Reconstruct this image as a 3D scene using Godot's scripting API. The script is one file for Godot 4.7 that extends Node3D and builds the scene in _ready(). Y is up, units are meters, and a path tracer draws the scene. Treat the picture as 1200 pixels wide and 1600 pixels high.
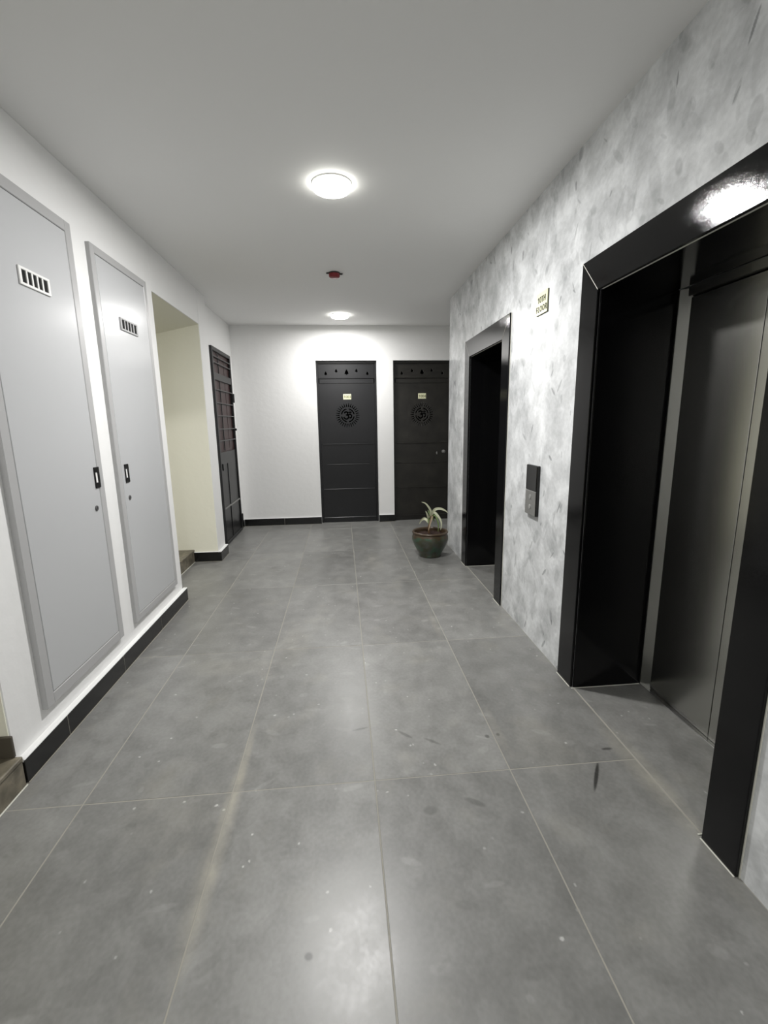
extends Node3D
# A lift lobby: grey tiled floor, two lifts in black granite surrounds on the right, grey service cupboards on the left, two dark metal doors at the end.

const XR := 1.283        # right wall face
const XL := -1.411       # front of the left skirting
const XW := -1.446       # left wall face
const XA := -1.540       # alcove wall face (left, far end)
const ZF := -6.955       # far wall face
const HC := 2.905        # ceiling
const ZN := 3.2          # near end of the lobby
const Z1A := -3.955      # cupboard wall, far end
const Z1B := -1.852      # cupboard wall, near end
const ZP := -5.150       # pier end face
const ZQ := -5.462       # pier far end
const ZC := -5.489       # right wall far corner
const XS := -3.70        # stairwell back wall
const ZS := -0.55        # near side of the stair opening
const STEP := 0.142

var M := {}
var rng := RandomNumberGenerator.new()

# ---------------------------------------------------------------- helpers

func mb() -> SurfaceTool:
	var st := SurfaceTool.new()
	st.begin(Mesh.PRIMITIVE_TRIANGLES)
	return st

func build(called: String, st: SurfaceTool, m: Material, parent: Node = null) -> MeshInstance3D:
	var o := MeshInstance3D.new()
	o.name = numbered(called, parent if parent else self)
	o.mesh = st.commit()
	o.mesh.surface_set_material(0, m)
	(parent if parent else self).add_child(o, true)
	return o

func numbered(called: String, parent: Node) -> String:
	if not parent.has_node(NodePath(called)):
		return called
	var i := 1
	while parent.has_node(NodePath("%s_%03d" % [called, i])):
		i += 1
	return "%s_%03d" % [called, i]

func tag(o: Node, label: String, category: String, group := "", kind := "") -> Node:
	if label: o.set_meta("label", label)
	if category: o.set_meta("category", category)
	if group: o.set_meta("group", group)
	if kind: o.set_meta("kind", kind)
	return o

func thing(called: String, at := Vector3.ZERO) -> Node3D:
	var o := Node3D.new()
	o.name = numbered(called, self)
	o.position = at
	add_child(o, true)
	return o

func tri(st: SurfaceTool, a: Vector3, b: Vector3, c: Vector3, n: Vector3, uvs = null) -> void:
	var flip := (b - a).cross(c - a).dot(n) > 0.0
	var pts := [a, c, b] if flip else [a, b, c]
	var uu = null
	if uvs != null:
		uu = [uvs[0], uvs[2], uvs[1]] if flip else uvs
	var nn := n.normalized()
	for i in 3:
		st.set_normal(nn)
		st.set_uv(uu[i] if uu != null else auto_uv(pts[i], nn))
		st.add_vertex(pts[i])

func auto_uv(p: Vector3, n: Vector3) -> Vector2:
	var a := n.abs()
	if a.x >= a.y and a.x >= a.z: return Vector2(p.z, p.y)
	if a.y >= a.z: return Vector2(p.x, p.z)
	return Vector2(p.x, p.y)

func quad(st: SurfaceTool, a: Vector3, b: Vector3, c: Vector3, d: Vector3, n: Vector3) -> void:
	tri(st, a, b, c, n)
	tri(st, a, c, d, n)

func box(st: SurfaceTool, lo: Vector3, hi: Vector3, ch := 0.0) -> void:
	# an axis-aligned box between two corners, with chamfered edges
	var l := Vector3(minf(lo.x, hi.x), minf(lo.y, hi.y), minf(lo.z, hi.z))
	var h := Vector3(maxf(lo.x, hi.x), maxf(lo.y, hi.y), maxf(lo.z, hi.z))
	var c := minf(ch, 0.45 * minf(h.x - l.x, minf(h.y - l.y, h.z - l.z)))
	for ax in 3:
		var u := (ax + 1) % 3
		var v := (ax + 2) % 3
		for s in 2:
			var n := Vector3.ZERO
			n[ax] = 1.0 if s else -1.0
			var p := []
			for k in [[0, 0], [1, 0], [1, 1], [0, 1]]:
				var q := Vector3.ZERO
				q[ax] = h[ax] if s else l[ax]
				q[u] = h[u] - c if k[0] else l[u] + c
				q[v] = h[v] - c if k[1] else l[v] + c
				p.append(q)
			quad(st, p[0], p[1], p[2], p[3], n)
	if c <= 0.0:
		return
	for ax in 3:            # edges parallel to ax
		var u := (ax + 1) % 3
		var v := (ax + 2) % 3
		for su in 2:
			for sv in 2:
				var n := Vector3.ZERO
				n[u] = 1.0 if su else -1.0
				n[v] = 1.0 if sv else -1.0
				var a := Vector3.ZERO
				a[ax] = l[ax] + c
				a[u] = h[u] if su else l[u]
				a[v] = h[v] - c if sv else l[v] + c
				var b := a
				b[u] = h[u] - c if su else l[u] + c
				b[v] = h[v] if sv else l[v]
				var a2 := a
				a2[ax] = h[ax] - c
				var b2 := b
				b2[ax] = h[ax] - c
				quad(st, a, b, b2, a2, n)
	for sx in 2:
		for sy in 2:
			for sz in 2:
				var n := Vector3(1.0 if sx else -1.0, 1.0 if sy else -1.0, 1.0 if sz else -1.0)
				var e := Vector3(h.x if sx else l.x, h.y if sy else l.y, h.z if sz else l.z)
				tri(st, e - Vector3(0, n.y, n.z) * c, e - Vector3(n.x, 0, n.z) * c, e - Vector3(n.x, n.y, 0) * c, n)

func vsmooth(st: SurfaceTool, p: Vector3, n: Vector3, uv := Vector2.ZERO) -> void:
	st.set_normal(n.normalized())
	st.set_uv(uv)
	st.add_vertex(p)

func sheet(st: SurfaceTool, rows: Array, normals: Array) -> void:
	# a smooth grid of points; the winding follows the normals
	for i in rows.size() - 1:
		for j in rows[i].size() - 1:
			var q := [[i, j], [i + 1, j], [i + 1, j + 1], [i, j + 1]]
			for t in [[0, 1, 2], [0, 2, 3]]:
				var p := []
				var n := []
				var w := []
				for k in t:
					p.append(rows[q[k][0]][q[k][1]])
					n.append(normals[q[k][0]][q[k][1]])
					w.append(Vector2(float(q[k][1]) / (rows[i].size() - 1), float(q[k][0]) / (rows.size() - 1)))
				var cr: Vector3 = (p[1] - p[0]).cross(p[2] - p[0])
				if cr.length() < 1e-12:
					continue
				var order := [0, 2, 1] if cr.dot(n[0] + n[1] + n[2]) > 0.0 else [0, 1, 2]
				for k in order:
					vsmooth(st, p[k], n[k], w[k])

func lathe(st: SurfaceTool, profile: Array, basis := Basis.IDENTITY, at := Vector3.ZERO, segs := 32) -> void:
	# profile of Vector2(radius, height) about local y, outside on the right when going up
	var rows := []
	var norms := []
	for i in profile.size():
		var a: Vector2 = profile[maxi(i - 1, 0)]
		var b: Vector2 = profile[mini(i + 1, profile.size() - 1)]
		var t := (b - a).normalized()
		var row := []
		var nr := []
		for k in segs + 1:
			var ang := TAU * k / segs
			var d := Vector3(cos(ang), 0, sin(ang))
			row.append(at + basis * (d * profile[i].x + Vector3(0, profile[i].y, 0)))
			nr.append(basis * (d * t.y + Vector3(0, -t.x, 0)))
		rows.append(row)
		norms.append(nr)
	sheet(st, rows, norms)

func disc(r: float, h: float, c: float) -> Array:
	# profile of a flat round plate with a softened rim, doubled points keep the edges crisp
	return [Vector2(0, 0), Vector2(r - 0.0001, 0), Vector2(r, 0.0001), Vector2(r, h - c), Vector2(r - c * 0.3, h - c * 0.3), Vector2(r - c, h), Vector2(0, h)]

func tube(st: SurfaceTool, pts: Array, rad, segs := 8) -> void:
	var rows := []
	var norms := []
	var up := Vector3(0.13, 0.31, 0.94).normalized()
	for i in pts.size():
		var t: Vector3 = (pts[mini(i + 1, pts.size() - 1)] - pts[maxi(i - 1, 0)]).normalized()
		var a := t.cross(up).normalized()
		var b := t.cross(a).normalized()
		var r: float = rad[i] if rad is Array else rad
		var row := []
		var nr := []
		for k in segs + 1:
			var ang := TAU * k / segs
			var d := a * cos(ang) + b * sin(ang)
			row.append(pts[i] + d * r)
			nr.append(d)
		rows.append(row)
		norms.append(nr)
	# closed ends
	var t0: Vector3 = (pts[0] - pts[1]).normalized()
	var t1: Vector3 = (pts[-1] - pts[-2]).normalized()
	sheet(st, rows, norms)
	for k in segs:
		tri(st, pts[0], rows[0][k], rows[0][k + 1], t0)
		tri(st, pts[-1], rows[-1][k], rows[-1][k + 1], t1)

func structure(called: String, boxes: Array, m: Material, label: String, category: String, ch := 0.002) -> MeshInstance3D:
	var st := mb()
	for b in boxes:
		box(st, b[0], b[1], ch)
	var o := build(called, st, m)
	tag(o, label, category, "", "structure")
	return o

func V(x: float, y: float, z: float) -> Vector3:
	return Vector3(x, y, z)

# ---------------------------------------------------------------- materials

func mat(called: String, c: Color, rough: float, metal := 0.0, spec := 0.5) -> StandardMaterial3D:
	var m := StandardMaterial3D.new()
	m.resource_name = called
	m.albedo_color = c
	m.roughness = rough
	m.metallic = metal
	m.metallic_specular = spec
	return m

func noise(seed_: int, freq: float, oct := 4, type := FastNoiseLite.TYPE_SIMPLEX_SMOOTH) -> FastNoiseLite:
	var n := FastNoiseLite.new()
	n.seed = seed_
	n.noise_type = type
	n.frequency = freq
	n.fractal_type = FastNoiseLite.FRACTAL_FBM
	n.fractal_octaves = oct
	return n

func noise_tex(seed_: int, freq: float, size := 512, oct := 4, normal := false, bump := 4.0) -> NoiseTexture2D:
	var t := NoiseTexture2D.new()
	t.width = size
	t.height = size
	t.seamless = true
	t.noise = noise(seed_, freq, oct)
	t.as_normal_map = normal
	t.bump_strength = bump
	return t

func bump(m: StandardMaterial3D, tex: Texture2D, cm: float, scale: float) -> StandardMaterial3D:
	m.heightmap_enabled = true
	m.heightmap_texture = tex
	m.heightmap_scale = cm
	m.uv1_triplanar = true
	m.uv1_world_triplanar = true
	m.uv1_scale = Vector3.ONE * scale
	return m

func grey_tex(seed_: int, freq: float, lo: Color, hi: Color, size := 512, oct := 5) -> NoiseTexture2D:
	var t := noise_tex(seed_, freq, size, oct)
	var g := Gradient.new()
	g.set_color(0, lo)
	g.set_color(1, hi)
	t.color_ramp = g
	return t

func stamp(buf: PackedFloat32Array, w: int, h: int, cx: float, cy: float, a: float, b: float, ang: float, amt: float, hard := 1.0) -> void:
	var r := int(ceil(maxf(a, b)))
	var ca := cos(ang)
	var sa := sin(ang)
	for y in range(maxi(0, int(cy) - r), mini(h, int(cy) + r + 1)):
		for x in range(maxi(0, int(cx) - r), mini(w, int(cx) + r + 1)):
			var dx := x - cx
			var dy := y - cy
			var u := (dx * ca + dy * sa) / a
			var v := (-dx * sa + dy * ca) / b
			var q := 1.0 - u * u - v * v
			if q > 0.0:
				buf[y * w + x] += amt * minf(1.0, q * hard)

func stucco_image() -> ImageTexture:
	# trowelled plaster: clouded greys with overlapping trowel marks; u runs with z from -5.6 over 6.4 m, v with y down from the ceiling
	var w := 2048
	var h := 1024
	var n1 := noise(11, 0.0045, 5).get_image(w, h).get_data()
	var nn := noise(12, 0.012, 4)
	nn.domain_warp_enabled = true
	nn.domain_warp_amplitude = 60.0
	nn.domain_warp_frequency = 0.008
	var n2 := nn.get_image(w, h).get_data()
	var n3 := noise(13, 0.09, 3).get_image(w, h).get_data()
	var buf := PackedFloat32Array()
	buf.resize(w * h)
	var r := RandomNumberGenerator.new()
	r.seed = 77
	for i in 2600:
		var big := r.randf() < 0.25
		var a := r.randf_range(18, 46) if big else r.randf_range(6, 22)
		var b := a * r.randf_range(0.22, 0.55)
		var amt := r.randf_range(-0.085, 0.05)
		stamp(buf, w, h, r.randf() * w, r.randf() * h, a, b, r.randf_range(0.75, 2.2), amt, r.randf_range(1.2, 5.0))
	for i in 330:
		var a2 := r.randf_range(5, 17)
		stamp(buf, w, h, r.randf() * w, r.randf() * h, a2, r.randf_range(1.3, 3.6), r.randf_range(0.6, 2.3), r.randf_range(-0.30, -0.10), 2.5)
	for i in 60:
		stamp(buf, w, h, r.randf() * w, r.randf() * h, r.randf_range(8, 18), r.randf_range(5, 10), r.randf_range(0.8, 2.2), r.randf_range(-0.16, -0.06), 1.6)
	var out := PackedByteArray()
	out.resize(w * h * 3)
	for i in w * h:
		var v := 0.84 + (n1[i] / 255.0 - 0.5) * 0.10 + (n2[i] / 255.0 - 0.5) * 0.20 + (n3[i] / 255.0 - 0.5) * 0.06 + buf[i] * 0.68
		var k := int(clampf(v, 0.30, 0.93) * 255.0)
		out[i * 3] = k - 2
		out[i * 3 + 1] = k
		out[i * 3 + 2] = k + 1
	return ImageTexture.create_from_image(Image.create_from_data(w, h, false, Image.FORMAT_RGB8, out))

const FX0 := -1.80
const FZ0 := -7.10
const FSX := 3.60
const FSZ := 8.10

func floor_image() -> Array:
	# the floor's own clouding, dust along the joints and scuffs, laid over the whole lobby
	var w := 1024
	var h := 2048
	var n1 := noise(21, 0.006, 5).get_image(w, h).get_data()
	var nn := noise(22, 0.022, 4)
	nn.domain_warp_enabled = true
	nn.domain_warp_amplitude = 35.0
	nn.domain_warp_frequency = 0.02
	var n2 := nn.get_image(w, h).get_data()
	var n3 := noise(23, 0.16, 3).get_image(w, h).get_data()
	var n4 := noise(24, 0.010, 3).get_image(w, h).get_data()
	var tone := PackedFloat32Array()
	tone.resize(w * h)
	var dust := PackedFloat32Array()
	dust.resize(w * h)
	var r := RandomNumberGenerator.new()
	r.seed = 5
	for i in 900:
		stamp(tone, w, h, r.randf() * w, r.randf() * h, r.randf_range(3, 16), r.randf_range(2, 6), r.randf_range(-0.6, 0.6), r.randf_range(-0.025, 0.045), 2.0)
	for i in 500:
		stamp(tone, w, h, r.randf() * w, r.randf() * h, r.randf_range(1.0, 2.4), r.randf_range(1.0, 1.8), r.randf() * TAU, r.randf_range(0.05, 0.22), 2.0)
	# soft dust lying along some joints: x, z, half length along z, half width, strength
	for s in [[-0.50, -1.55, 0.55, 0.040, 0.55], [-0.495, -1.9, 0.35, 0.022, 0.4], [-0.52, -1.3, 0.30, 0.045, 0.35], [1.27, -1.62, 0.42, 0.075, 0.45], [0.72, -1.95, 0.25, 0.03, 0.3],
			[0.66, -3.2, 0.3, 0.03, 0.3], [-0.4, -3.0, 0.35, 0.12, 0.25], [0.30, -4.9, 0.4, 0.12, 0.25], [-0.75, -2.75, 0.12, 0.35, 0.2], [0.9, -1.85, 0.25, 0.2, 0.18], [-0.7, -1.6, 0.2, 0.25, 0.16]]:
		stamp(dust, w, h, (s[0] - FX0) / FSX * w, (s[1] - FZ0) / FSZ * h, s[3] / FSX * w, s[2] / FSZ * h, 0.0, s[4] * 0.75, 1.0)
	# dark scuffs: x, z, half length, half width, angle, strength
	for s in [[1.05, -1.63, 0.095, 0.006, 2.22, -0.42], [1.19, -1.784, 0.030, 0.005, 0.0, -0.3], [0.262, -1.986, 0.045, 0.007, 0.7, -0.16], [0.386, -1.924, 0.05, 0.006, 0.58, -0.14], [0.04, -2.053, 0.05, 0.004, -0.2, -0.2],
			[-0.147, -1.067, 0.014, 0.008, 0.2, -0.35], [0.66, -1.929, 0.012, 0.010, 0, -0.28], [0.717, -1.937, 0.010, 0.008, 0, -0.28], [0.49, -1.55, 0.05, 0.012, 0.5, -0.12], [0.30, -1.53, 0.03, 0.02, 0.0, -0.10], [0.0915, -1.10, 0.004, 0.22, 0.0, -0.25]]:
		stamp(tone, w, h, (s[0] - FX0) / FSX * w, (s[1] - FZ0) / FSZ * h, s[2] / FSX * w, s[3] / FSX * w + 0.8, s[4], s[5] * 0.55, 1.6)
	var out := PackedByteArray()
	out.resize(w * h * 3)
	var ro := PackedByteArray()
	ro.resize(w * h)
	for i in w * h:
		var v := 0.50 + (n1[i] / 255.0 - 0.5) * 0.05 + (n2[i] / 255.0 - 0.5) * 0.085 + (n3[i] / 255.0 - 0.5) * 0.045 + tone[i] * 1.1
		var d := clampf(dust[i] * (0.4 + n2[i] / 255.0) + maxf(0.0, n4[i] / 255.0 - 0.62) * 0.5, 0.0, 0.8)
		out[i * 3] = int(clampf(lerpf(v, 0.67, d), 0.05, 0.9) * 255.0)
		out[i * 3 + 1] = int(clampf(lerpf(v, 0.65, d), 0.05, 0.9) * 255.0)
		out[i * 3 + 2] = int(clampf(lerpf(v - 0.008, 0.59, d), 0.05, 0.9) * 255.0)
		ro[i] = int(clampf(0.35 + (n2[i] / 255.0 - 0.5) * 0.09 + (n3[i] / 255.0 - 0.5) * 0.04 + d * 0.25, 0.1, 0.95) * 255.0)
	return [ImageTexture.create_from_image(Image.create_from_data(w, h, false, Image.FORMAT_RGB8, out)), ImageTexture.create_from_image(Image.create_from_data(w, h, false, Image.FORMAT_L8, ro))]

func materials() -> void:
	M.paint = bump(mat("white wall paint", Color(0.935, 0.935, 0.93), 0.62), noise_tex(1, 0.02, 512, 5), 0.10, 1.0)
	M.cream = bump(mat("cream stairwell paint", Color(0.94, 0.935, 0.875), 0.62), noise_tex(2, 0.02, 512, 5), 0.10, 1.0)
	M.ceiling = bump(mat("ceiling paint", Color(0.945, 0.945, 0.94), 0.75), noise_tex(3, 0.015, 512, 4), 0.06, 1.0)
	M.stucco = mat("polished grey plaster", Color(1, 1, 1), 0.11, 0.0, 0.5)
	M.stucco.albedo_texture = stucco_image()
	M.stucco.uv1_scale = V(1.0 / 6.4, -1.0 / 2.95, 1)
	M.stucco.uv1_offset = V(5.6 / 6.4, 1.0, 0)
	M.granite = mat("black granite", Color(0.085, 0.085, 0.09), 0.10, 0.0, 0.36)
	M.granite.albedo_texture = grey_tex(31, 0.25, Color(0.5, 0.5, 0.5), Color(1, 1, 1), 512, 3)
	M.granite.uv1_triplanar = true
	M.granite.uv1_world_triplanar = true
	M.granite.uv1_scale = Vector3.ONE * 2.5
	M.granite.roughness = 0.045
	M.granite.normal_enabled = true
	M.granite.normal_texture = noise_tex(32, 0.30, 512, 2, true, 3.0)
	M.granite.normal_scale = 0.045
	M.skirting = mat("black skirting tile", Color(0.075, 0.075, 0.075), 0.22)
	M.grout = mat("pale grout", Color(0.60, 0.585, 0.54), 0.9)
	M.caulk = mat("white joint filler", Color(0.82, 0.82, 0.78), 0.7)
	M.joint = mat("floor joint", Color(0.615, 0.605, 0.57), 0.9)
	var f := floor_image()
	M.tiles = []
	for t in [1.0, 0.965, 1.03, 0.985]:
		var m := mat("grey floor tile", Color(t, t, t * 0.995), 1.0, 0.0, 0.5)
		m.albedo_texture = f[0]
		m.roughness_texture = f[1]
		m.roughness_texture_channel = BaseMaterial3D.TEXTURE_CHANNEL_RED
		m.uv1_scale = V(1.0 / FSX, 1.0 / FSZ, 1)
		m.uv1_offset = V(-FX0 / FSX, -FZ0 / FSZ, 0)
		M.tiles.append(m)
	M.stone = mat("grey brown stair stone", Color(0.9, 0.88, 0.84), 0.45)
	M.stone.albedo_texture = grey_tex(41, 0.02, Color(0.36, 0.35, 0.32), Color(0.62, 0.60, 0.55))
	M.stone.uv1_triplanar = true
	M.stone.uv1_world_triplanar = true
	M.stone_dark = mat("dark brown stair skirting", Color(0.30, 0.28, 0.245), 0.4)
	M.cupboard = mat("grey cupboard enamel", Color(0.745, 0.75, 0.755), 0.25)
	M.cupboard_edge = mat("grey frame enamel", Color(0.70, 0.70, 0.70), 0.3)
	M.cavity = mat("dark gap", Color(0.05, 0.05, 0.05), 0.9)
	M.dark_wood = mat("black inner door", Color(0.012, 0.012, 0.012), 0.95, 0.0, 0.1)
	M.white_plastic = mat("white plastic", Color(0.93, 0.93, 0.92), 0.4)
	M.grey_plastic = mat("grey plastic", Color(0.66, 0.66, 0.66), 0.4)
	M.black_plastic = mat("black plastic", Color(0.03, 0.03, 0.03), 0.35)
	M.chrome = mat("polished steel", Color(0.86, 0.86, 0.86), 0.2, 1.0)
	M.slat = mat("louvre grey", Color(0.32, 0.32, 0.32), 0.5)
	M.steel = mat("brushed stainless steel", Color(0.74, 0.74, 0.72), 0.25, 1.0)
	M.steel_jamb = mat("stainless steel jamb", Color(0.60, 0.60, 0.585), 0.28, 1.0)
	M.door_black = mat("blue black door paint", Color(0.065, 0.067, 0.078), 0.3)
	M.door_brown = mat("brown black door paint", Color(0.155, 0.145, 0.125), 0.42)
	M.door_brown.albedo_texture = grey_tex(51, 0.008, Color(0.62, 0.62, 0.6), Color(1, 1, 1))
	M.grille_metal = mat("dark grey grille metal", Color(0.08, 0.082, 0.086), 0.35)
	M.grille_bar = mat("worn grey grille bar", Color(0.24, 0.235, 0.235), 0.35)
	M.maroon = mat("maroon inner door", Color(0.18, 0.06, 0.06), 0.4)
	M.plate = mat("cream name plate", Color(0.90, 0.90, 0.76), 0.3)
	M.plate_edge = mat("olive name plate edge", Color(0.30, 0.31, 0.22), 0.5)
	M.letter = mat("engraved lettering", Color(0.15, 0.165, 0.07), 0.5)
	M.number = mat("faded number", Color(0.42, 0.42, 0.28), 0.5)
	M.display = mat("black display glass", Color(0.03, 0.03, 0.033), 0.12)
	M.button_plate = mat("satin grey plate", Color(0.46, 0.46, 0.45), 0.35, 0.0)
	M.call_button = mat("grey call button", Color(0.56, 0.56, 0.55), 0.3)
	M.glow = mat("lit diffuser", Color(0.95, 0.95, 0.93), 0.6)
	M.glow.emission_enabled = true
	M.glow.emission = Color(1.0, 0.995, 0.965)
	M.glow.emission_energy_multiplier = 12.0
	M.rim = mat("white lamp rim", Color(0.93, 0.93, 0.92), 0.4)
	M.red = mat("red dust cap", Color(0.50, 0.10, 0.13), 0.35)
	M.dark_base = mat("dark detector base", Color(0.16, 0.16, 0.16), 0.5)
	M.glaze = mat("green pot glaze", Color(1, 1, 1), 0.3)
	M.glaze.albedo_texture = pot_image()
	M.rim_glaze = mat("brown pot rim glaze", Color(0.30, 0.245, 0.185), 0.28)
	M.soil = bump(mat("dark red soil", Color(0.20, 0.115, 0.075), 0.95), noise_tex(61, 0.05, 256, 4), 1.0, 6.0)
	M.leaf = mat("pale variegated leaf", Color(0.76, 0.77, 0.66), 0.45)
	M.leaf_green = mat("green leaf", Color(0.40, 0.47, 0.28), 0.45)
	M.leaf_dry = mat("pinkish dry leaf", Color(0.66, 0.58, 0.48), 0.55)
	for m in [M.leaf, M.leaf_green, M.leaf_dry]:
		m.backlight_enabled = true
		m.backlight = Color(0.18, 0.2, 0.1)
	M.stem = mat("reddish plant stem", Color(0.36, 0.26, 0.16), 0.6)

func pot_image() -> ImageTexture:
	var w := 512
	var h := 256
	var n1 := noise(71, 0.012, 4).get_image(w, h).get_data()
	var n2 := noise(72, 0.03, 4).get_image(w, h).get_data()
	var im := Image.create(w, h, false, Image.FORMAT_RGB8)
	for y in h:
		for x in w:
			var a := n1[y * w + x] / 255.0
			var b := n2[y * w + x] / 255.0
			var c := Color(0.255, 0.26, 0.20).lerp(Color(0.235, 0.325, 0.255), smoothstep(0.50, 0.72, a))
			c = c.lerp(Color(0.29, 0.30, 0.29), smoothstep(0.52, 0.66, b) * 0.6)
			c = c.lerp(Color(0.30, 0.235, 0.165), smoothstep(0.80, 0.92, float(y) / h + (b - 0.5) * 0.25))
			im.set_pixel(x, y, c)
	return ImageTexture.create_from_image(im)

# ---------------------------------------------------------------- scene

func _ready() -> void:
	rng.seed = 42
	# camera
	var cam := Camera3D.new()
	cam.name = "camera"
	cam.position = V(0, 1.517, 0)
	cam.basis = Basis.from_euler(Vector3(-0.19291551, -0.08795671, -0.0150021), EULER_ORDER_YXZ)
	cam.fov = 96.826
	cam.near = 0.02
	add_child(cam)
	cam.current = true
	# environment: a closed lobby, lit by its ceiling lamps
	var we := WorldEnvironment.new()
	we.name = "environment"
	var env := Environment.new()
	env.background_mode = Environment.BG_COLOR
	env.background_color = Color(0, 0, 0)
	env.tonemap_mode = Environment.TONE_MAPPER_LINEAR
	env.tonemap_exposure = 1.10
	env.sdfgi_enabled = true
	env.ssao_enabled = true
	env.ssil_enabled = true
	we.environment = env
	add_child(we)
	materials()
	# the lamps
	ceiling_light(V(-0.015, HC, -3.008), "round lit ceiling lamp nearer the camera, in front of the red detector", 6.0)
	ceiling_light(V(0.019, HC, -6.297), "round lit ceiling lamp at the far wall, beyond the red detector", 3.2)
	ceiling_light(V(-0.015, HC, 1.40), "round lit ceiling lamp behind the camera", 4.0)
	ceiling_light(V(-2.60, HC, -3.20), "round lit ceiling lamp inside the stairwell", 1.5)

	shell()
	floor_tiles()
	skirtings()
	portal("trim_1", -2.446, -1.154, -2.287, -1.302, "black granite lift surround nearest the camera, with a lamp reflected in its lintel")
	portal("trim_2", -4.742, -3.489, -4.579, -3.646, "far black granite lift surround beside the potted plant")
	lift_door("door_4", -2.287, -1.302, "brushed steel double lift door inside the near granite surround")
	lift_door("door_5", -4.579, -3.646, "steel lift door deep inside the far granite surround, in shadow")
	cupboard(-2.829, -2.060, true, M.white_plastic, "tall grey service cupboard nearest the camera with a white vent grille")
	cupboard(-3.790, -3.015, false, M.grey_plastic, "tall grey service cupboard beside the stair opening with a grey vent grille")
	metal_door("door_1", 0.0905, "1003", M.door_black, "blue black metal door with an om emblem, left of the two in the far wall")
	metal_door("door_2", 1.2245, "1004", M.door_brown, "brownish black metal door with an om emblem, behind the potted plant")
	grille_door()
	call_panel()
	floor_sign()
	detector()
	potted_plant()

func ceiling_light(at: Vector3, label: String, energy: float) -> void:
	var t := thing("ceiling_light", at)
	tag(t, label, "ceiling light", "round ceiling lamps")
	var down := Basis(Vector3.RIGHT, PI)
	var st := mb()
	lathe(st, [Vector2(0.0, 0.0), Vector2(0.118, 0.0), Vector2(0.118, 0.0002), Vector2(0.118, 0.006), Vector2(0.116, 0.008), Vector2(0.106, 0.008)], down, Vector3.ZERO, 48)
	build("rim", st, M.rim, t)
	st = mb()
	lathe(st, [Vector2(0.1098, 0.007), Vector2(0.112, 0.012), Vector2(0.112, 0.026), Vector2(0.108, 0.033), Vector2(0.10, 0.037), Vector2(0.07, 0.040), Vector2(0.03, 0.041), Vector2(0.0, 0.041)], down, Vector3.ZERO, 48)
	build("diffuser", st, M.glow, t)
	var l := AreaLight3D.new()
	l.name = "lamp_light"
	l.area_size = Vector2(0.15, 0.15)
	l.area_range = 14.0
	l.area_attenuation = 2.0
	l.light_energy = energy
	l.light_color = Color(1.0, 0.994, 0.988)
	l.shadow_enabled = true
	l.position = V(0, -0.046, 0)
	l.rotation = Vector3(-PI / 2, 0, 0)
	t.add_child(l)

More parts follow.
